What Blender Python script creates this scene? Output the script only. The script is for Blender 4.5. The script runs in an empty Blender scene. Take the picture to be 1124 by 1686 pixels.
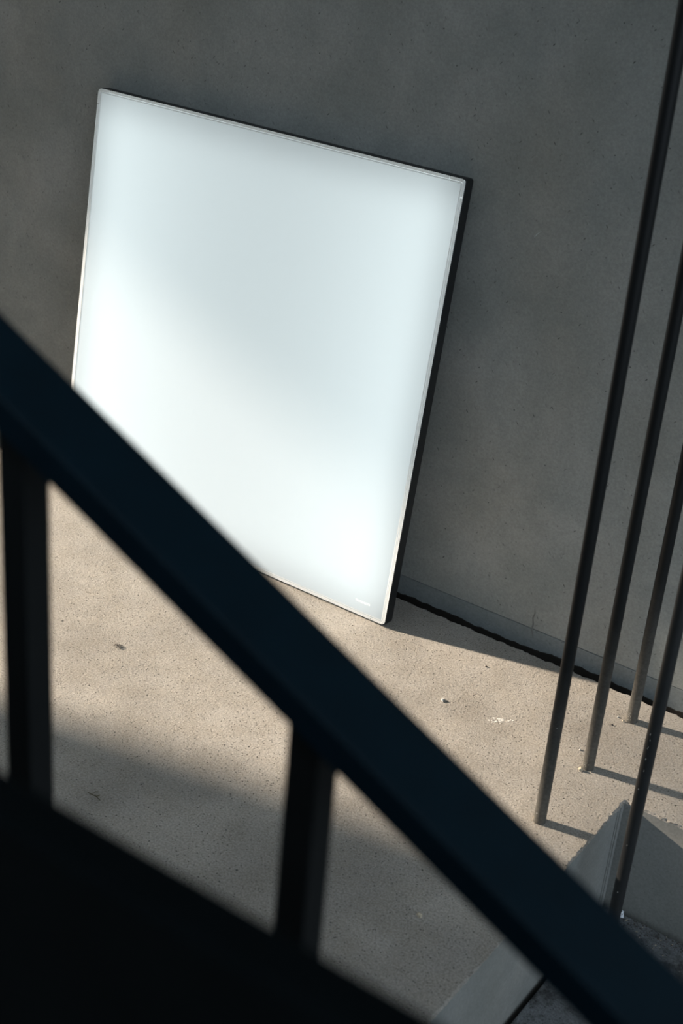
import bpy, bmesh, math, random
from mathutils import Vector, Matrix
random.seed(11)
scene = bpy.context.scene
COL = scene.collection

# ------------------------------------------------------------------ camera
cam_data = bpy.data.cameras.new('camera')
cam = bpy.data.objects.new('camera', cam_data)
COL.objects.link(cam)
R = Vector((0.8163, 0.5722, 0.0791)); U = Vector((-0.3231, 0.3387, 0.8837)); F = Vector((-0.4789, 0.7469, -0.4613))
F.normalize(); R = (R - F * R.dot(F)).normalized(); U = R.cross(F).normalized()
cam.matrix_world = Matrix(((R.x, U.x, -F.x, 1.6502), (R.y, U.y, -F.y, -1.7502), (R.z, U.z, -F.z, 1.1922), (0, 0, 0, 1)))
cam_data.sensor_fit = 'VERTICAL'
cam_data.sensor_height = 36.0
cam_data.lens = 2426.4 / 1686 * 36.0
cam_data.clip_start = 0.02
cam_data.dof.use_dof = True
cam_data.dof.focus_distance = 2.10
cam_data.dof.aperture_fstop = 7.0
cam_data.dof.aperture_blades = 0
scene.camera = cam

# ------------------------------------------------------------------ sky, sun, exposure
SUN_AZ, SUN_EL = math.radians(12.3), math.radians(19.8)
SUN_DIR = Vector((math.cos(SUN_AZ) * math.cos(SUN_EL), math.sin(SUN_AZ) * math.cos(SUN_EL), -math.sin(SUN_EL)))
world = bpy.data.worlds.new('sky'); scene.world = world
world.use_nodes = True
bg = world.node_tree.nodes['Background']
bg.inputs['Color'].default_value = (0.70, 0.85, 1.0, 1)
bg.inputs['Strength'].default_value = 1.85
sun_data = bpy.data.lights.new('sun', 'SUN')
sun_data.energy = 11.3
sun_data.color = (1.0, 0.875, 0.73)
sun_data.angle = math.radians(1.7)
sun = bpy.data.objects.new('sun', sun_data); COL.objects.link(sun)
sun.rotation_euler = SUN_DIR.to_track_quat('-Z', 'Y').to_euler()
sun.location = (-6, -3, 4)
scene.view_settings.view_transform = 'Standard'
scene.view_settings.look = 'None'
scene.view_settings.exposure = 0.0
scene.view_settings.gamma = 1.0
scene.view_settings.use_curve_mapping = False
scene.cycles.use_denoising = True
scene.cycles.max_bounces = 10
scene.cycles.diffuse_bounces = 5
scene.cycles.sample_clamp_indirect = 6.0

# ------------------------------------------------------------------ helpers
def link(name, bm, mats, parent=None, smooth=False):
    me = bpy.data.meshes.new(name)
    bmesh.ops.recalc_face_normals(bm, faces=bm.faces)
    if smooth:
        for f in bm.faces: f.smooth = True
    bm.to_mesh(me); bm.free()
    for m in (mats if isinstance(mats, (list, tuple)) else [mats]): me.materials.append(m)
    o = bpy.data.objects.new(name, me); COL.objects.link(o)
    if parent: o.parent = parent
    return o
def empty(name, loc=(0, 0, 0), rot=(0, 0, 0)):
    o = bpy.data.objects.new(name, None); COL.objects.link(o)
    o.location = loc; o.rotation_euler = rot; o.empty_display_size = 0.05
    return o
def tag(o, label, cat, group=None):
    o['label'] = label; o['category'] = cat
    if group: o['group'] = group
    return o
def structure(o, label=None):
    o['kind'] = 'structure'
    if label: o['label'] = label
    return o
def box(bm, lo, hi, bevel=0.0):
    r = bmesh.ops.create_cube(bm, size=1.0)
    vs = r['verts']
    for v in vs:
        v.co = Vector([lo[i] + (v.co[i] + 0.5) * (hi[i] - lo[i]) for i in range(3)])
    if bevel > 0:
        es = list({e for v in vs for e in v.link_edges})
        bmesh.ops.bevel(bm, geom=es, offset=bevel, segments=2, profile=0.5, affect='EDGES')
def tube(bm, pts, rad, seg=10, caps=True):
    rings = []
    n = len(pts)
    for i, p in enumerate(pts):
        p = Vector(p)
        t = (Vector(pts[min(i + 1, n - 1)]) - Vector(pts[max(i - 1, 0)])).normalized()
        a = t.orthogonal() if abs(t.z) < 0.99 else Vector((1, 0, 0))
        a = (Vector((0, 1, 0)) - t * t.y).normalized() if abs(t.y) < 0.9 else a.normalized()
        b = t.cross(a)
        r = rad[i] if isinstance(rad, (list, tuple)) else rad
        rings.append([bm.verts.new(p + a * r * math.cos(k * math.tau / seg) + b * r * math.sin(k * math.tau / seg)) for k in range(seg)])
    for q in range(n - 1):
        for k in range(seg):
            bm.faces.new((rings[q][k], rings[q][(k + 1) % seg], rings[q + 1][(k + 1) % seg], rings[q + 1][k]))
    if caps:
        bm.faces.new(rings[0][::-1]); bm.faces.new(rings[-1])
def rounded_rect(x0, z0, x1, z1, r, seg=5):
    out = []
    for cx, cz, a0 in ((x1 - r, z1 - r, 0), (x0 + r, z1 - r, 90), (x0 + r, z0 + r, 180), (x1 - r, z0 + r, 270)):
        for k in range(seg + 1):
            a = math.radians(a0 + 90 * k / seg)
            out.append((cx + r * math.cos(a), cz + r * math.sin(a)))
    return out

# ------------------------------------------------------------------ materials
class NT:
    def __init__(self, name):
        self.m = bpy.data.materials.new(name); self.m.use_nodes = True
        self.t = self.m.node_tree; self.n = self.t.nodes; self.l = self.t.links
        self.b = self.n['Principled BSDF']; self.out = self.n['Material Output']
        self.tc = self.n.new('ShaderNodeTexCoord')
    def link(self, a, b): self.l.new(a, b)
    def mapped(self, scale=(1, 1, 1), rot=(0, 0, 0)):
        mp = self.n.new('ShaderNodeMapping'); mp.inputs['Scale'].default_value = scale; mp.inputs['Rotation'].default_value = rot
        self.link(self.tc.outputs['Object'], mp.inputs['Vector']); return mp.outputs['Vector']
    def noise(self, scale, detail=4, rough=0.55, vec=None, dist=0.0):
        x = self.n.new('ShaderNodeTexNoise'); x.inputs['Scale'].default_value = scale; x.inputs['Detail'].default_value = detail
        x.inputs['Roughness'].default_value = rough; x.inputs['Distortion'].default_value = dist
        self.link(vec or self.tc.outputs['Object'], x.inputs['Vector']); return x.outputs['Fac']
    def voro(self, scale, vec=None, rnd=1.0, dim='3D'):
        x = self.n.new('ShaderNodeTexVoronoi'); x.voronoi_dimensions = dim; x.inputs['Scale'].default_value = scale; x.inputs['Randomness'].default_value = rnd
        self.link(vec or self.tc.outputs['Object'], x.inputs['Vector']); return x
    def ramp(self, fac, stops):
        x = self.n.new('ShaderNodeValToRGB'); e = x.color_ramp.elements
        while len(e) < len(stops): e.new(0.5)
        for i, (p, c) in enumerate(stops):
            e[i].position = p; e[i].color = (c, c, c, 1) if not isinstance(c, tuple) else (*c, 1)
        self.link(fac, x.inputs['Fac']); return x.outputs['Color']
    def math(self, op, a, b=None, c=None):
        x = self.n.new('ShaderNodeMath'); x.operation = op
        for i, v in enumerate((a, b, c)):
            if v is None: continue
            if isinstance(v, (int, float)): x.inputs[i].default_value = v
            else: self.link(v, x.inputs[i])
        return x.outputs[0]
    def mix(self, fac, a, b, mode='MIX'):
        x = self.n.new('ShaderNodeMix'); x.data_type = 'RGBA'; x.blend_type = mode
        for s, v in ((x.inputs['Factor'], fac), (x.inputs['A'], a), (x.inputs['B'], b)):
            if isinstance(v, (int, float)): s.default_value = v
            elif isinstance(v, tuple): s.default_value = (*v, 1)
            else: self.link(v, s)
        return x.outputs['Result']
    def bump(self, h, strength=0.5, dist=0.001, prev=None):
        x = self.n.new('ShaderNodeBump'); x.inputs['Strength'].default_value = strength; x.inputs['Distance'].default_value = dist
        self.link(h, x.inputs['Height'])
        if prev: self.link(prev, x.inputs['Normal'])
        return x.outputs['Normal']
    def set(self, **k):
        for n, v in k.items():
            s = self.b.inputs[n.replace('_', ' ')]
            if isinstance(v, (int, float)): s.default_value = v
            elif isinstance(v, tuple): s.default_value = (*v, 1)
            else: self.link(v, s)
        return self.m
def plain(name, col, rough=0.5, spec=0.5, metal=0.0, var=0.12, nscale=40):
    n = NT(name)
    f = n.noise(nscale, 4)
    c = n.mix(n.ramp(f, [(0.3, 0.0), (0.7, 1.0)]), tuple(v * (1 - var) for v in col), tuple(v * (1 + var) for v in col))
    return n.set(Base_Color=c, Roughness=rough, Specular_IOR_Level=spec, Metallic=metal)

def floor_concrete(name, base, dirt=0.0):
    n = NT(name)
    big = n.noise(4.5, 7, 0.7)
    sand = n.noise(190, 4, 0.75)
    mid = n.noise(22, 5, 0.65)
    grain = n.noise(360, 7, 0.85)
    fine = n.noise(1500, 2, 0.6)
    c = n.mix(n.ramp(big, [(0.35, 0.0), (0.65, 1.0)]), tuple(v * 0.90 for v in base), tuple(v * 1.07 for v in base))
    c = n.mix(n.ramp(mid, [(0.38, 0.0), (0.62, 1.0)]), c, n.mix(1.0, c, (0.93, 0.915, 0.89), 'MULTIPLY'))
    c = n.mix(n.ramp(grain, [(0.41, 0.0), (0.59, 1.0)]), n.mix(1.0, c, (0.68, 0.67, 0.65), 'MULTIPLY'), n.mix(1.0, c, (1.24, 1.24, 1.23), 'MULTIPLY'))
    # pale aggregate
    va = n.voro(95)
    agg = n.math('MULTIPLY', n.ramp(va.outputs['Distance'], [(0.10, 1.0), (0.22, 0.0)]), n.ramp(va.outputs['Color'], [(0.80, 0.0), (0.90, 1.0)]))
    c = n.mix(n.math('MULTIPLY', agg, 0.45), c, tuple(min(1, v * 1.4) for v in base))
    # air holes in two sizes
    v1 = n.voro(230); p1 = n.math('MULTIPLY', n.ramp(v1.outputs['Distance'], [(0.13, 1.0), (0.24, 0.0)]), n.ramp(v1.outputs['Color'], [(0.50, 0.0), (0.54, 1.0)]))
    v2 = n.voro(105); p2 = n.math('MULTIPLY', n.ramp(v2.outputs['Distance'], [(0.07, 1.0), (0.13, 0.0)]), n.ramp(v2.outputs['Color'], [(0.66, 0.0), (0.69, 1.0)]))
    v3 = n.voro(38); p3 = n.math('MULTIPLY', n.ramp(v3.outputs['Distance'], [(0.04, 1.0), (0.075, 0.0)]), n.ramp(v3.outputs['Color'], [(0.78, 0.0), (0.80, 1.0)]))
    pits = n.math('MAXIMUM', n.math('MAXIMUM', n.math('MULTIPLY', p1, 0.75), p2), p3)
    c = n.mix(n.math('MULTIPLY', pits, 0.93), c, (0.05, 0.055, 0.05))
    if dirt:
        d = n.noise(26, 6, 0.7)
        c = n.mix(n.math('MULTIPLY', n.ramp(d, [(0.46, 0.0), (0.60, 1.0)]), dirt), c, (0.035, 0.035, 0.033))
    rough_zone = n.ramp(n.noise(6, 4, 0.6), [(0.40, 0.35), (0.62, 1.0)])
    h = n.math('ADD', n.math('MULTIPLY', n.math('MULTIPLY', grain, rough_zone), 1.6), n.math('MULTIPLY', fine, 0.5))
    h = n.math('ADD', h, n.math('MULTIPLY', n.math('MULTIPLY', sand, rough_zone), 2.2))
    h = n.math('SUBTRACT', h, n.math('MULTIPLY', pits, 1.6))
    nm = n.bump(h, 1.0, 0.0018)
    return n.set(Base_Color=c, Roughness=0.92, Specular_IOR_Level=0.25, Normal=nm)

def wall_concrete(name, base, pits_on=1.0):
    n = NT(name)
    big = n.noise(2.1, 5, 0.62)
    cloud = n.noise(9, 6, 0.65, dist=0.4)
    grain = n.noise(300, 3, 0.6)
    c = n.mix(n.ramp(big, [(0.35, 0.0), (0.68, 1.0)]), tuple(v * 0.88 for v in base), tuple(v * 1.10 for v in base))
    c = n.mix(n.ramp(cloud, [(0.36, 0.0), (0.66, 1.0)]), n.mix(1.0, c, (0.80, 0.825, 0.83), 'MULTIPLY'), c)
    warm = n.noise(4.2, 3, 0.5, vec=n.mapped((1, 1, 0.6)))
    c = n.mix(n.ramp(warm, [(0.45, 0.0), (0.7, 0.6)]), c, n.mix(1.0, c, (1.06, 0.99, 0.92), 'MULTIPLY'))
    c = n.mix(n.ramp(grain, [(0.3, 0.0), (0.7, 1.0)]), n.mix(1.0, c, (0.87, 0.87, 0.87), 'MULTIPLY'), n.mix(1.0, c, (1.10, 1.10, 1.10), 'MULTIPLY'))
    flat = n.mapped((1, 1, 1), (math.pi / 2, 0, 0))
    v = n.voro(44, vec=flat, dim='2D'); pit = n.math('MULTIPLY', n.ramp(v.outputs['Distance'], [(0.03, 1.0), (0.060, 0.0)]), n.ramp(v.outputs['Color'], [(0.55, 0.0), (0.95, 1.0)]))
    # short straw-like marks left by the formwork
    def turned(ang, a, b, off):
        m2 = n.n.new('ShaderNodeMapping'); m2.inputs['Rotation'].default_value = (0, 0, ang); m2.inputs['Location'].default_value = (off, off, 0); n.link(flat, m2.inputs['Vector'])
        m3 = n.n.new('ShaderNodeMapping'); m3.inputs['Scale'].default_value = (a, b, 1); n.link(m2.outputs['Vector'], m3.inputs['Vector'])
        return m3.outputs['Vector']
    vs = n.voro(1.0, vec=turned(0.6, 78, 24, 0.0), dim='2D')
    s1 = n.math('MULTIPLY', n.ramp(vs.outputs['Distance'], [(0.03, 1.0), (0.085, 0.0)]), n.ramp(vs.outputs['Color'], [(0.62, 0.0), (0.95, 1.0)]))
    vt = n.voro(1.0, vec=turned(-0.75, 70, 26, 3.7), dim='2D')
    s2 = n.math('MULTIPLY', n.ramp(vt.outputs['Distance'], [(0.03, 1.0), (0.08, 0.0)]), n.ramp(vt.outputs['Color'], [(0.66, 0.0), (0.95, 1.0)]))
    marks = n.math('MULTIPLY', n.math('MAXIMUM', s1, s2), 0.95)
    m = n.math('MULTIPLY', n.math('MAXIMUM', pit, marks), 0.92 * pits_on)
    c = n.mix(m, c, tuple(v * 0.18 for v in base))
    h = n.math('SUBTRACT', n.math('MULTIPLY', grain, 0.25), n.math('MULTIPLY', m, 1.0))
    h = n.math('ADD', h, n.math('MULTIPLY', cloud, 0.8))
    return n.set(Base_Color=c, Roughness=0.75, Specular_IOR_Level=0.3, Normal=n.bump(h, 0.25, 0.001))

M_FLOOR = floor_concrete('floor_concrete', (0.505, 0.46, 0.408))
M_TREAD = floor_concrete('tread_concrete', (0.25, 0.26, 0.27), dirt=0.8)
M_WALL = wall_concrete('wall_concrete', (0.362, 0.367, 0.343))
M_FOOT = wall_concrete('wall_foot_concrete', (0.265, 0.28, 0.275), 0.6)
M_FORMED = wall_concrete('formed_concrete', (0.28, 0.275, 0.255), 0.5)
M_FAR = plain('dark_render', (0.08, 0.08, 0.08), 0.9, 0.2)
M_DIRT_SHADE = plain('dirt_and_shade', (0.03, 0.026, 0.022), 1.0, 0.1)  # joint dirt, also the shade painted into the slot at the wall
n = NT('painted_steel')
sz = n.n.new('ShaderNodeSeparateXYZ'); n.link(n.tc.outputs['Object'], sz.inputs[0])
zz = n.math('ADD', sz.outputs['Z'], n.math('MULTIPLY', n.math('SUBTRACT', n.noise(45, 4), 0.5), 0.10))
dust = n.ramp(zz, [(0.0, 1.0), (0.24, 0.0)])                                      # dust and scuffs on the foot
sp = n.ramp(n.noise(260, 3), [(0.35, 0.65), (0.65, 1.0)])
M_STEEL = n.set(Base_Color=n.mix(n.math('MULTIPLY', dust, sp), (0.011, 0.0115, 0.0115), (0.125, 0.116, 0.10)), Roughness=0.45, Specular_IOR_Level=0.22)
M_STEEL_CLEAN = plain('clean_painted_steel', (0.020, 0.0202, 0.020), 0.40, 0.42)
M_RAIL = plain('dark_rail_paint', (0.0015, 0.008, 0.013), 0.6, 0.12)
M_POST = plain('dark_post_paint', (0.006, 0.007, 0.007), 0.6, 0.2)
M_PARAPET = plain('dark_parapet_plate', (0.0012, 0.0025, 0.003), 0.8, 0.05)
M_BLACK = plain('black_anodised', (0.012, 0.013, 0.014), 0.4, 0.4)
M_CHIP = plain('pale_chip', (0.62, 0.60, 0.55), 0.9, 0.2)
M_SPLASH = plain('mortar_splash', (0.78, 0.74, 0.67), 0.95, 0.1, 0.0, 0.3, 500)
M_SCRATCH = plain('pale_scratch', (0.42, 0.43, 0.42), 0.95, 0.1)
M_STONE = plain('dark_stone', (0.09, 0.08, 0.07), 0.9, 0.2)
M_TAN = plain('tan_crumb', (0.52, 0.44, 0.33), 0.95, 0.1)
M_TWIG = plain('dry_twig', (0.10, 0.085, 0.04), 0.9, 0.1)
M_PAPER = plain('white_scrap', (0.75, 0.77, 0.80), 0.8, 0.2)
M_LINER = plain('white_liner', (0.7, 0.7, 0.7), 0.9, 0.1)
M_CRACK = plain('crack_stain', (0.20, 0.20, 0.19), 0.95, 0.1)

# light box materials: an LED light guide behind a translucent fabric face
n = NT('led_light_guide')
sx = n.n.new('ShaderNodeSeparateXYZ'); n.link(n.tc.outputs['Object'], sx.inputs[0])
u = n.math('SUBTRACT', n.math('DIVIDE', sx.outputs['X'], 0.34), 1.0)
st = n.math('ADD', n.math('MULTIPLY', n.math('MULTIPLY', u, u), 0.46), 0.87)      # edge-lit from its two sides
n.set(Base_Color=(0.38, 0.38, 0.38), Roughness=0.8)
n.b.inputs['Emission Color'].default_value = (0.875, 0.985, 0.99, 1)
LED = 1.13
w_ = n.math('SUBTRACT', n.math('DIVIDE', sx.outputs['Z'], 0.3411), 1.0)
def border(c):                                                                   # the guide gives less towards its rim
    x = n.n.new('ShaderNodeMapRange'); x.interpolation_type = 'SMOOTHSTEP'
    n.link(n.math('ABSOLUTE', c), x.inputs[0])
    for i, v in ((1, 0.82), (2, 1.0), (3, 1.0), (4, 0.64)): x.inputs[i].default_value = v
    return x.outputs[0]
st = n.math('MULTIPLY', st, n.math('MULTIPLY', border(u), border(w_)))
n.link(n.math('MULTIPLY', st, LED), n.b.inputs['Emission Strength'])
M_LED = n.m
def fabric(name, trans, refl, gloss=0.03):
    n = NT(name)
    tr = n.n.new('ShaderNodeBsdfTranslucent'); tr.inputs['Color'].default_value = (*trans, 1)
    df = n.n.new('ShaderNodeBsdfDiffuse'); df.inputs['Color'].default_value = (*refl, 1)
    weave = n.noise(900, 2, 0.5); b = n.bump(weave, 0.08, 0.0004); n.link(b, df.inputs['Normal'])
    ad = n.n.new('ShaderNodeAddShader'); n.link(tr.outputs[0], ad.inputs[0]); n.link(df.outputs[0], ad.inputs[1])
    gl = n.n.new('ShaderNodeBsdfGlossy'); gl.inputs['Roughness'].default_value = 0.35
    mx = n.n.new('ShaderNodeMixShader'); mx.inputs[0].default_value = gloss
    n.link(ad.outputs[0], mx.inputs[1]); n.link(gl.outputs[0], mx.inputs[2]); n.link(mx.outputs[0], n.out.inputs['Surface'])
    return n.m
M_FABRIC = fabric('translucent_fabric', (0.60, 0.61, 0.61), (0.125, 0.135, 0.15))
M_PIPING = fabric('silicone_edging', (0.80, 0.80, 0.79), (0.18, 0.18, 0.18), 0.05)
M_LETTER = fabric('white_ink', (0.80, 0.80, 0.78), (0.40, 0.40, 0.39), 0.0)

# ------------------------------------------------------------------ setting
YW = 0.0247                     # face of the back wall; the floor slab stops at y = 0
PX, PY, PH = 1.1509, -0.2262, 0.169
def jitter_line(a, b, step, amp, rough=None):
    a, b = Vector(a), Vector(b); L = (b - a).length; k = max(1, int(L / step))
    nrm = Vector((-(b - a).y, (b - a).x)).normalized()
    out = []; w = 0
    for i in range(k):
        w = 0.6 * w + random.uniform(-amp, amp)
        out.append(a + (b - a) * (i / k) + nrm * (w if i else 0))
    return out
outline = []
outline += jitter_line((3.0, PY), (PX, PY), 0.003, 0.0016)
outline += jitter_line((PX, PY), (PX, -1.0), 0.003, 0.0016)
outline += [Vector((PX, -1.0)), Vector((PX, -3.0)), Vector((-6.0, -3.0)), Vector((-6.0, 0.0))]
outline += jitter_line((-0.3, 0.0), (2.0, 0.0), 0.0035, 0.0017)
outline += [Vector((2.0, 0.0)), Vector((3.0, 0.0))]
bm = bmesh.new()
top = [bm.verts.new((p.x, p.y, 0)) for p in outline]
def side_off(p):
    # the crumbled arris sits a hair inside the formed face
    x, y = p.x, p.y
    if abs(y - PY) < 0.006 and x > PX + 0.001: y = PY - 0.0012
    if abs(x - PX) < 0.006 and y < PY - 0.001: x = PX + 0.0012
    if abs(x - PX) < 0.006 and abs(y - PY) < 0.006: x, y = PX + 0.0012, PY - 0.0012
    if abs(y) < 0.008: y = 0.002
    return x, y
mid = [bm.verts.new((*side_off(p), -0.003 - random.random() * 0.002)) for p in outline]
low = [bm.verts.new((*side_off(p), -0.26)) for p in outline]
N = len(outline)
f = bm.faces.new(top); f.material_index = 0
for i in range(N):
    j = (i + 1) % N
    f = bm.faces.new((top[i], top[j], mid[j], mid[i])); f.material_index = 0
    f = bm.faces.new((mid[i], mid[j], low[j], low[i])); f.material_index = 1
bm.faces.new(low[::-1])
floor = structure(link('floor', bm, [M_FLOOR, M_FORMED]), 'sunlit rough concrete landing slab with ragged edges')
# formwork seams on the stair-side face near the inner corner
for yy, w in ((PY - 0.012, 0.004), (PY - 0.021, 0.0018)):
    bm = bmesh.new(); box(bm, (PX + 0.0005, yy - w / 2, -PH), (PX + 0.0030, yy + w / 2, -0.006), 0.0008)
    link('form_seam', bm, M_FORMED, floor)

# treads that step down beside the landing
def tread(name, x0, x1, z, label):
    bm = bmesh.new(); box(bm, (x0, -3.0, z - 0.16), (x1, PY - 0.011, z), 0.002)
    return structure(link(name, bm, M_TREAD), label)
tr1 = tread('floor_lower', PX + 0.009, 1.62, -PH, 'upper stair tread of stained dark concrete below the landing edge')
tr2 = tread('floor_lower', 1.62, 3.2, -2 * PH, 'second stair tread one step further down')
bm = bmesh.new(); box(bm, (PX, -3.0, -PH - 0.05), (1.64, PY + 0.002, -PH - 0.035))
structure(link('trim_1', bm, M_DIRT_SHADE), 'dirt in the joint around the stair tread')

# back wall with a shallow formwork joint close to its foot
ZJ = 0.0276
bm = bmesh.new()
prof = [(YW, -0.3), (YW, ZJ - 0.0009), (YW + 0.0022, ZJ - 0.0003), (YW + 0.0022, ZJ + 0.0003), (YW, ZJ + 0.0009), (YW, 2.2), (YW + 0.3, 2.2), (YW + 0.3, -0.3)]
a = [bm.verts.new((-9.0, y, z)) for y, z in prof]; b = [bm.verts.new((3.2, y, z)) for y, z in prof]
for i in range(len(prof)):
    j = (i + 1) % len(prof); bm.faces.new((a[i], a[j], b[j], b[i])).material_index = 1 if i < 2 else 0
bm.faces.new(a[::-1]); bm.faces.new(b)
wall = structure(link('wall_back', bm, [M_WALL, M_FOOT]), 'smooth grey cast concrete wall behind the light box')
def ribbon(name, pts, widths, y, mat, parent, th=0.0006):
    bm = bmesh.new(); L = []; Q = []
    for (x, z), w in zip(pts, widths):
        L.append(((x - w, y, z), (x + w, y, z)))
    fr = [[bm.verts.new((p[0], p[1] - th, p[2])) for p in q] for q in L]
    bk = [[bm.verts.new(p) for p in q] for q in L]
    for i in range(len(L) - 1):
        bm.faces.new((fr[i][0], fr[i][1], fr[i + 1][1], fr[i + 1][0]))
        bm.faces.new((fr[i][0], fr[i + 1][0], bk[i + 1][0], bk[i][0])); bm.faces.new((fr[i][1], bk[i][1], bk[i + 1][1], fr[i + 1][1]))
    return link(name, bm, mat, parent)
ribbon('crack', [(0.8715, 0.066), (0.8735, 0.055), (0.8712, 0.046), (0.8735, 0.036), (0.8722, 0.026), (0.877, 0.012)], [0.0004, 0.0010, 0.0013, 0.0014, 0.0014, 0.0006], YW, M_CRACK, wall, 0.0001)
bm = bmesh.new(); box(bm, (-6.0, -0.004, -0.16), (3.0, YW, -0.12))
structure(link('trim_2', bm, M_DIRT_SHADE), 'dirt in the gap between landing and wall')

ribbon('scratch', [(0.783, 0.618), (0.787, 0.624), (0.7925, 0.629)], [0.0004, 0.0010, 0.0004], YW, M_SCRATCH, wall, 0.0001)
bm = bmesh.new()                 # grime plus painted slot shade along the foot of the wall
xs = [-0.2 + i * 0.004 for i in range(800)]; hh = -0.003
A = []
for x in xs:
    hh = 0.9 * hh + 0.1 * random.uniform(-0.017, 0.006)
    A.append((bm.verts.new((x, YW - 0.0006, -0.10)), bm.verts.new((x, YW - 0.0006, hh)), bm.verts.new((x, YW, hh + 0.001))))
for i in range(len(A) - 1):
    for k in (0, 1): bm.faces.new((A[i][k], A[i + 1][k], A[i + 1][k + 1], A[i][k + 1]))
link('grime_shade_band', bm, M_DIRT_SHADE, wall)

# canopy slab overhead: its open edge lets the low sun in underneath
EA, EC, EZ = 0.36, 0.43, 2.2      # boundary of the sun: z = EC - EA x - EB y
EB = (-SUN_DIR.z - EA * SUN_DIR.x) / SUN_DIR.y
edge_y = lambda x: (EC - EZ - EA * x) / EB
bm = bmesh.new()
poly = [(3.2, 0.3), (3.2, -1.9), ((EC - EZ + EB * 1.9) / EA, -1.9), ((EC - EZ - EB * 0.3) / EA, 0.3)]
a = [bm.verts.new((x, y, EZ)) for x, y in poly]; b = [bm.verts.new((x, y, EZ + 0.22)) for x, y in poly]
for i in range(len(poly)):
    j = (i + 1) % len(poly); bm.faces.new((a[i], a[j], b[j], b[i]))
bm.faces.new(a[::-1]); bm.faces.new(b)
structure(link('ceiling', bm, M_WALL), 'concrete slab over the landing')
# end wall to the left whose edge draws the shade across the landing
ex, ey = -2.75, -0.5895 + 0.024 - (0.481 + 2.75) * math.tan(SUN_AZ)
bm = bmesh.new(); box(bm, (ex, -3.0, 0), (ex + 0.12, ey, 3.2), 0.004)
structure(link('wall_left', bm, M_WALL), 'concrete end wall shading the near part of the landing')
bm = bmesh.new(); box(bm, (-0.92, -0.185, 0), (-0.80, YW, 2.2), 0.004)  # unseen fin, added only to keep sun off the back wall
structure(link('wall_left', bm, M_WALL), 'added unseen concrete fin shading the back wall')
bm = bmesh.new(); box(bm, (-2.7, -3.7, -0.5), (2.6, -3.4, 2.9), 0.004)
structure(link('wall_front', bm, M_FAR), 'dark wall across the stair behind the viewer')
bm = bmesh.new(); box(bm, (-40, -40, -0.7), (40, 20, -0.5))
structure(link('floor_ground', bm, M_TREAD), 'ground around the building')

# ------------------------------------------------------------------ light box
W, H, T, LEAN = 0.68, 0.6822, 0.0229, 0.13211
lb = empty('light_box', (0, YW - H * math.sin(LEAN) - 0.0003, 0), (-LEAN, 0, 0))
tag(lb, 'square white backlit light box in thin black frame leaning on the wall', 'light box')
FT = 0.0012                      # frame wall thickness
bm = bmesh.new()
outer = rounded_rect(0, 0, W, H, 0.0045); inner = rounded_rect(FT, FT, W - FT, H - FT, 0.0035)
def ring_loop(pts, y): return [bm.verts.new((x, y, z)) for x, z in pts]
oin = rounded_rect(0.0008, 0.0008, W - 0.0008, H - 0.0008, 0.0040)
loops = [ring_loop(oin, 0.0), ring_loop(outer, -0.0010), ring_loop(outer, -T + 0.0026), ring_loop(oin, -T + 0.0018), ring_loop(inner, -T + 0.0018), ring_loop(inner, 0.0)]
K = len(outer)
for q in range(len(loops)):
    A, B = loops[q], loops[(q + 1) % len(loops)]
    for k in range(K): bm.faces.new((A[k], A[(k + 1) % K], B[(k + 1) % K], B[k]))
link('frame', bm, M_BLACK, lb)
bm = bmesh.new()
l1 = rounded_rect(FT + 0.0001, FT + 0.0001, W - FT - 0.0001, H - FT - 0.0001, 0.0035); l2 = rounded_rect(FT + 0.0004, FT + 0.0004, W - FT - 0.0004, H - FT - 0.0004, 0.0034)
L4 = [ring_loop(l1, -0.0032), ring_loop(l1, -T + 0.0030), ring_loop(l2, -T + 0.0030), ring_loop(l2, -0.0032)]
for q in range(4):
    A, B = L4[q], L4[(q + 1) % 4]
    for k in range(K): bm.faces.new((A[k], A[(k + 1) % K], B[(k + 1) % K], B[k]))
link('reflective_liner', bm, M_LINER, lb)
bm = bmesh.new(); box(bm, (FT, -0.0030, FT), (W - FT, -0.0004, H - FT)); link('back_board', bm, M_BLACK, lb)
bm = bmesh.new(); box(bm, (0.0025, -0.0052, 0.0025), (W - 0.0025, -0.0032, H - 0.0025)); link('led_panel', bm, M_LED, lb)
# stretched fabric: slightly dished towards the piping
bm = bmesh.new()
prev = None
for ins, y in ((0.0052, -T + 0.0014), (0.0068, -T + 0.0010), (0.011, -T + 0.0004), (0.020, -T)):
    lp = [bm.verts.new((x, y, z)) for x, z in rounded_rect(ins, ins, W - ins, H - ins, 0.0035)]
    if prev:
        for k in range(K): bm.faces.new((prev[k], prev[(k + 1) % K], lp[(k + 1) % K], lp[k]))
    prev = lp
bm.faces.new(prev)
link('fabric_face', bm, M_FABRIC, lb, smooth=True)
# silicone edging: four long strips and four short corner pieces with a fine gap between
def edging(pts, name):
    bm = bmesh.new(); tube(bm, [(x, -T + 0.0008, z) for x, z in pts], 0.0021, 8, False)
    return link(name, bm, M_PIPING, lb, smooth=True)
e, cr, g = 0.0026, 0.0045, 0.026
edging([(g, H - e), (W / 2, H - e), (W - g, H - e)], 'edge_strip')
edging([(g, e), (W / 2, e), (W - g, e)], 'edge_strip')
edging([(e, g), (e, H / 2), (e, H - g)], 'edge_strip')
edging([(W - e, g), (W - e, H / 2), (W - e, H - g)], 'edge_strip')
for sx_, sz_ in ((0, 0), (1, 0), (0, 1), (1, 1)):
    pts = [(e, g - 0.0012)] + [(e + cr - cr * math.cos(t), e + cr - cr * math.sin(t)) for t in [i * math.pi / 12 for i in range(7)]] + [(g - 0.0012, e)]
    edging([(W - x if sx_ else x, H - z if sz_ else z) for x, z in pts], 'corner_strip')
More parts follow.
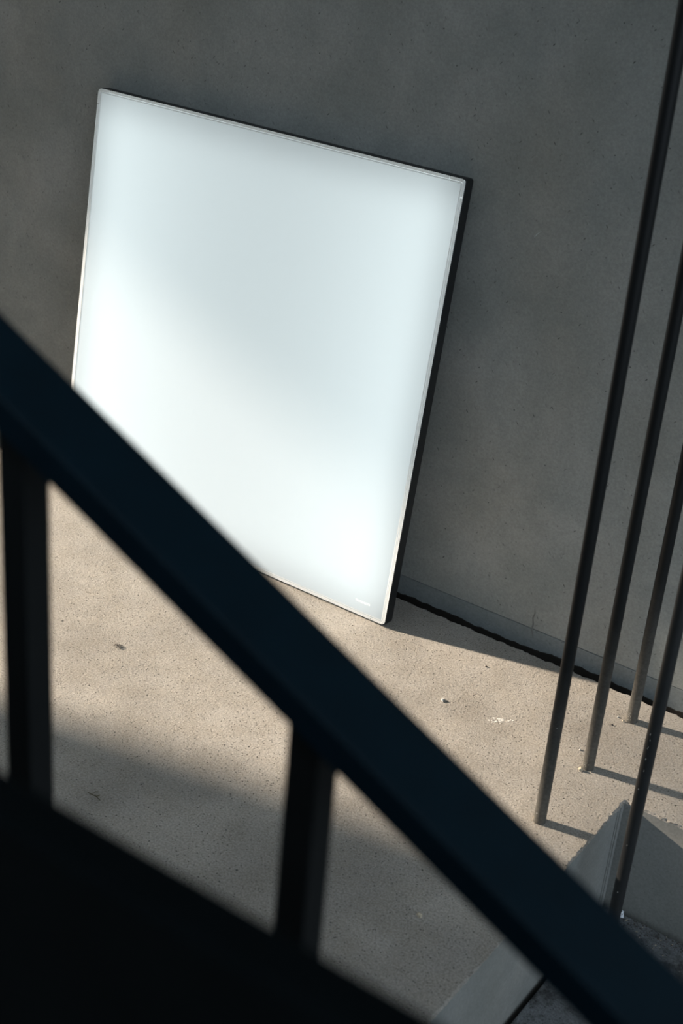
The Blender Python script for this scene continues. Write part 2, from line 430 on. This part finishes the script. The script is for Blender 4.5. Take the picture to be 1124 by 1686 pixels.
# second, finer stitched line inside the edging
def stitch(pts):
    bm = bmesh.new(); tube(bm, [(x, -T + 0.0009, z) for x, z in pts], 0.0007, 6, False); link('seam_line', bm, M_PIPING, lb, smooth=True)
i_ = 0.0066
stitch([(i_, H - i_), (W - i_, H - i_)]); stitch([(i_, i_), (W - i_, i_)])
stitch([(i_, i_), (i_, H - i_)]); stitch([(W - i_, i_), (W - i_, H - i_)])
# tiny white lettering in the lower corner
tc = bpy.data.curves.new('lettering', 'FONT'); tc.body = 'TMAUARTS'; tc.size = 0.0052; tc.space_character = 1.05
tc.extrude = 0.0001; tc.materials.append(M_LETTER)
lt = bpy.data.objects.new('lettering', tc); COL.objects.link(lt); lt.parent = lb
lt.location = (0.622, -T - 0.0002, 0.0215); lt.rotation_euler = (math.pi / 2, 0, 0)
dg = bpy.context.evaluated_depsgraph_get(); dg.update()
me = bpy.data.meshes.new_from_object(lt.evaluated_get(dg))
lo_, ro_ = lt.location.copy(), lt.rotation_euler.copy(); bpy.data.objects.remove(lt)
lt = bpy.data.objects.new('lettering', me); COL.objects.link(lt); lt.parent = lb; lt.location = lo_; lt.rotation_euler = ro_
lt['label'] = 'tiny white lettering'

# ------------------------------------------------------------------ steel balusters
PR = 0.0079
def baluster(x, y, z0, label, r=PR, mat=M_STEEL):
    bm = bmesh.new()
    pts = [(0, 0, -0.012), (0, 0, 0.0), (0, 0, 0.3), (0, 0, 1.2), (0, 0, EZ - z0)]
    tube(bm, pts, r, 28)
    o = link('baluster', bm, mat, None, smooth=True)
    for p in o.data.polygons:
        if len(p.vertices) > 4: p.use_smooth = False
    o.location = (x, y, z0)
    tag(o, label, 'baluster', 'steel balusters at the stair')
    return o
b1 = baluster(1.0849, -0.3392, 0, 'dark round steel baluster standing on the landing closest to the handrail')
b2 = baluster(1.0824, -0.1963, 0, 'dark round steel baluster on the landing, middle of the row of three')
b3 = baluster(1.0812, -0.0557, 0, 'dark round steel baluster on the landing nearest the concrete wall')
b4 = baluster(1.2070, -0.3440, -PH, 'dark steel baluster rising from the lower stair tread past the landing corner', mat=M_STEEL_CLEAN)
def fleck(parent, spots, rr):
    bm = bmesh.new()
    for ang, z, w, h in spots:
        c = Vector((math.cos(ang), math.sin(ang), 0)); t = Vector((-c.y, c.x, 0)); p = c * (rr + 0.00012) + Vector((0, 0, z))
        pts = [p + t * (w * math.cos(k) * random.uniform(.6, 1.1)) + Vector((0, 0, h * math.sin(k) * random.uniform(.6, 1.1))) for k in [i * math.tau / 7 for i in range(7)]]
        vs = [bm.verts.new(q) for q in pts]; bm.faces.new(vs)
        vb = [bm.verts.new(q - c * 0.0004) for q in pts]
        for k in range(7): bm.faces.new((vs[k], vs[(k + 1) % 7], vb[(k + 1) % 7], vb[k]))
    o = link('paint_chip', bm, M_CHIP, parent); o['kind'] = 'stuff'; o['label'] = 'pale chipped spots in the dark paint'
va = math.atan2(-1.75 + 0.34, 1.65 - 1.2)        # the side that faces the landing stairs
fleck(b4, [(va - 0.35 + random.uniform(-.2, .15), z, random.uniform(.0003, .0006), random.uniform(.0006, .0017)) for z in (.131, .205, .29, .318, .335, .35, .352, .362, .37)], PR)
fleck(b3, [(va - 0.5 + random.uniform(-.5, .5), random.uniform(.002, .02), .0004, .0006) for _ in range(7)], PR)
fleck(b2, [(va - 0.4 + random.uniform(-.5, .5), random.uniform(.002, .014), .0004, .0006) for _ in range(5)], PR)
fleck(b1, [(va - 0.6, .016, .0007, .0009), (va + .2, .15, .0004, .0005)], PR)

# ------------------------------------------------------------------ handrail in front
SL, Z0 = -0.4703, 1.48205
hr = empty('handrail')
tag(hr, 'dark flat steel handrail sloping down across the view on square posts', 'handrail')
bm = bmesh.new()
RX0, RX1, RYN, RYF, RH = 0.80, 1.78, -1.3275, -1.2872, 0.0192
pf = []
bvl = 0.0010
sec = [(RYN, -RH + bvl), (RYN, -bvl), (RYN + bvl, 0), (RYF - bvl, 0), (RYF, -bvl), (RYF, -RH + bvl), (RYF - bvl, -RH), (RYN + bvl, -RH)]
A = [bm.verts.new((RX0, y, Z0 + SL * RX0 + dz)) for y, dz in sec]; B = [bm.verts.new((RX1, y, Z0 + SL * RX1 + dz)) for y, dz in sec]
for i in range(8): bm.faces.new((A[i], A[(i + 1) % 8], B[(i + 1) % 8], B[i]))
bm.faces.new(A[::-1]); bm.faces.new(B)
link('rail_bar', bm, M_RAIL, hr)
for xc in (1.1866, 1.3631):
    bm = bmesh.new(); h = 0.0086; zb = -PH; yc = -1.3080
    box(bm, (xc - h, yc - h, zb), (xc + h, yc + h, Z0 + SL * xc - RH + 0.004), 0.001)
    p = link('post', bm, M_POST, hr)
    bm = bmesh.new(); box(bm, (xc - 0.02, yc - 0.02, zb), (xc + 0.02, yc + 0.02, zb + 0.005), 0.001)
    link('foot_plate', bm, M_POST, p)

# dark parapet between the viewer and the landing
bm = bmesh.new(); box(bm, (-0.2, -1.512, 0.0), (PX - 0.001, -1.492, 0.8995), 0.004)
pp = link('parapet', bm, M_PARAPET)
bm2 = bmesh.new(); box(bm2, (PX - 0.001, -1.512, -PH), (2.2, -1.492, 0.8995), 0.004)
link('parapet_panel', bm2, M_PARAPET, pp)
tag(pp, 'low black parapet with a level top edge in front of the railing posts', 'parapet')

# ------------------------------------------------------------------ loose bits lying about
def lump(name, loc, size, mat, label, cat, sub=2, rough=0.28, group=None):
    bm = bmesh.new(); bmesh.ops.create_icosphere(bm, subdivisions=sub, radius=1.0)
    for v in bm.verts:
        k = 1 + random.uniform(-rough, rough)
        v.co = Vector((v.co.x * size[0] * k, v.co.y * size[1] * k, max(v.co.z, -0.5) * size[2] * k))
    zmin = min(v.co.z for v in bm.verts)
    for v in bm.verts: v.co.z -= zmin
    o = link(name, bm, mat); o.location = loc; o.rotation_euler = (0, 0, random.uniform(0, 6))
    return tag(o, label, cat, group)
lump('pebble', (1.0582, -0.5837, 0), (.0038, .0030, .0026), M_TAN, 'small tan pebble lying alone in the shaded part of the landing', 'pebble')
lump('stone_chip', (0.8501, -0.1933, 0), (.0045, .0018, .0022), M_CHIP, 'white stone chip on the sunny landing between light box and handrail', 'chip')
lump('stone_chip', (1.0625, -0.061, 0), (.0016, .0013, .0014), M_CHIP, 'tiny white chip on the landing beside the baluster nearest the wall', 'chip')
lump('stone_chip', (1.0559, -0.1682, 0), (.0018, .0012, .0013), M_CHIP, 'tiny white chip on the landing beside the middle baluster', 'chip')
lump('pebble', (0.8542, -0.0758, 0), (.0020, .0015, .0012), M_STONE, 'dark brown pebble on the landing just outside the shadow of the light box', 'pebble')
lump('pebble', (1.0643, -0.0845, 0), (.0017, .0013, .0012), M_STONE, 'dark pebble on the landing in front of the baluster nearest the wall', 'pebble')
lump('crumb', (1.0772, -0.2085, 0), (.0034, .0026, .0028), M_TAN, 'tan mortar crumb at the foot of the middle baluster', 'crumb')
lump('crumb', (1.0725, -0.0655, 0), (.0022, .0018, .0018), M_TAN, 'tan mortar crumb at the foot of the baluster nearest the wall', 'crumb')
bm = bmesh.new()
for q, pts in enumerate([[(-.011, .004, .001), (-.004, .001, .002), (.003, 0, .0015), (.010, -.004, .001)], [(-.004, .001, .002), (-.002, .006, .003), (.001, .009, .002)], [(.003, 0, .0015), (.006, .004, .002)]]):
    tube(bm, pts, 0.0005, 5)
o = link('twig', bm, M_TWIG); o.location = (0.6281, -0.6687, 0); o.rotation_euler = (0, 0, 0.3)
tag(o, 'thin dry twig lying on the shaded concrete near the parapet', 'twig')
bm = bmesh.new()
for q in range(7):
    t = q * 0.9; tube(bm, [(0, 0, .0008), (.004 * math.cos(t), .003 * math.sin(t), .003), (.008 * math.cos(t + .3), .006 * math.sin(t + .3), .001)], 0.0005, 5)
o = link('leaf_litter', bm, M_STONE); o.location = (0.4179, -0.3961, 0)
tag(o, 'dark tuft of dead leaf on the sunlit landing near the left post', 'leaf')
# crumpled scrap of white paper on the tread
bm = bmesh.new(); bmesh.ops.create_grid(bm, x_segments=4, y_segments=4, size=0.5)
for v in bm.verts: v.co = Vector((v.co.x * 0.0085, v.co.y * 0.012, 0.001 + random.uniform(0, 0.0035)))
ex_ = bmesh.ops.solidify(bm, geom=bm.faces[:], thickness=0.0003)
o = link('paper_scrap', bm, M_PAPER); o.location = (1.1825, -0.2415, -PH + 0.0006); o.rotation_euler = (0.2, 0.1, 0.5)
tag(o, 'scrap of crumpled white paper on the dark tread beside the lower baluster', 'paper')
# pale scraped patch in the landing surface
bm = bmesh.new()
for q in range(44):
    u_ = random.gauss(0, 1); px, py = u_ * .0068, random.gauss(0, .0030); rr_ = random.uniform(.0008, .0024)
    vs = []
    for k in range(9):
        t = k * math.tau / 9; vs.append(bm.verts.new((px + rr_ * 1.3 * math.cos(t) * random.uniform(.6, 1.2), py + rr_ * .7 * math.sin(t) * random.uniform(.5, 1.2), 0.0001)))
    c = bm.verts.new((px, py, random.uniform(.0002, .0006)))
    for k in range(9): bm.faces.new((vs[k], vs[(k + 1) % 9], c))
sp = link('mortar_splash', bm, M_SPLASH, floor); sp.location = (0.9381, -0.1801, 0); sp.rotation_euler = (0, 0, 0.75)
# grit swept along the joints: nobody could count it
def grit(name, spots, zz, mat, parent, s0, s1):
    bm = bmesh.new()
    for x, y in spots:
        s = random.uniform(s0, s1)
        r = bmesh.ops.create_icosphere(bm, subdivisions=1, radius=s)
        for v in r['verts']:
            v.co = Vector((v.co.x * random.uniform(.6, 1.4) + x, v.co.y * random.uniform(.6, 1.4) + y, zz + abs(v.co.z) * 0.8))
    o = link(name, bm, mat, parent); o['kind'] = 'stuff'; return o
grit('grit', [(PX + .02 + abs(random.gauss(0, .12)), PY - .012 - abs(random.gauss(0, .014))) for _ in range(240)], -PH, M_STONE, tr1, .0005, .0015)
grit('pale_grit', [(PX + .02 + abs(random.gauss(0, .14)), PY - .012 - abs(random.gauss(0, .03))) for _ in range(80)], -PH, M_TAN, tr1, .0004, .0012)
ring = []
for bx, by in ((1.0849, -.3392), (1.0824, -.1963), (1.0812, -.0557)):
    for _ in range(22):
        t = random.uniform(0, math.tau); r = PR + random.uniform(.0002, .0022); ring.append((bx + r * math.cos(t), by + r * math.sin(t)))
grit('mortar_grit', ring, -0.0002, M_TAN, floor, .0005, .0013)
grit('floor_grit', [(random.uniform(.2, 1.12), random.uniform(-.75, -.01)) for _ in range(260)], -0.0001, M_STONE, floor, .0004, .0009)
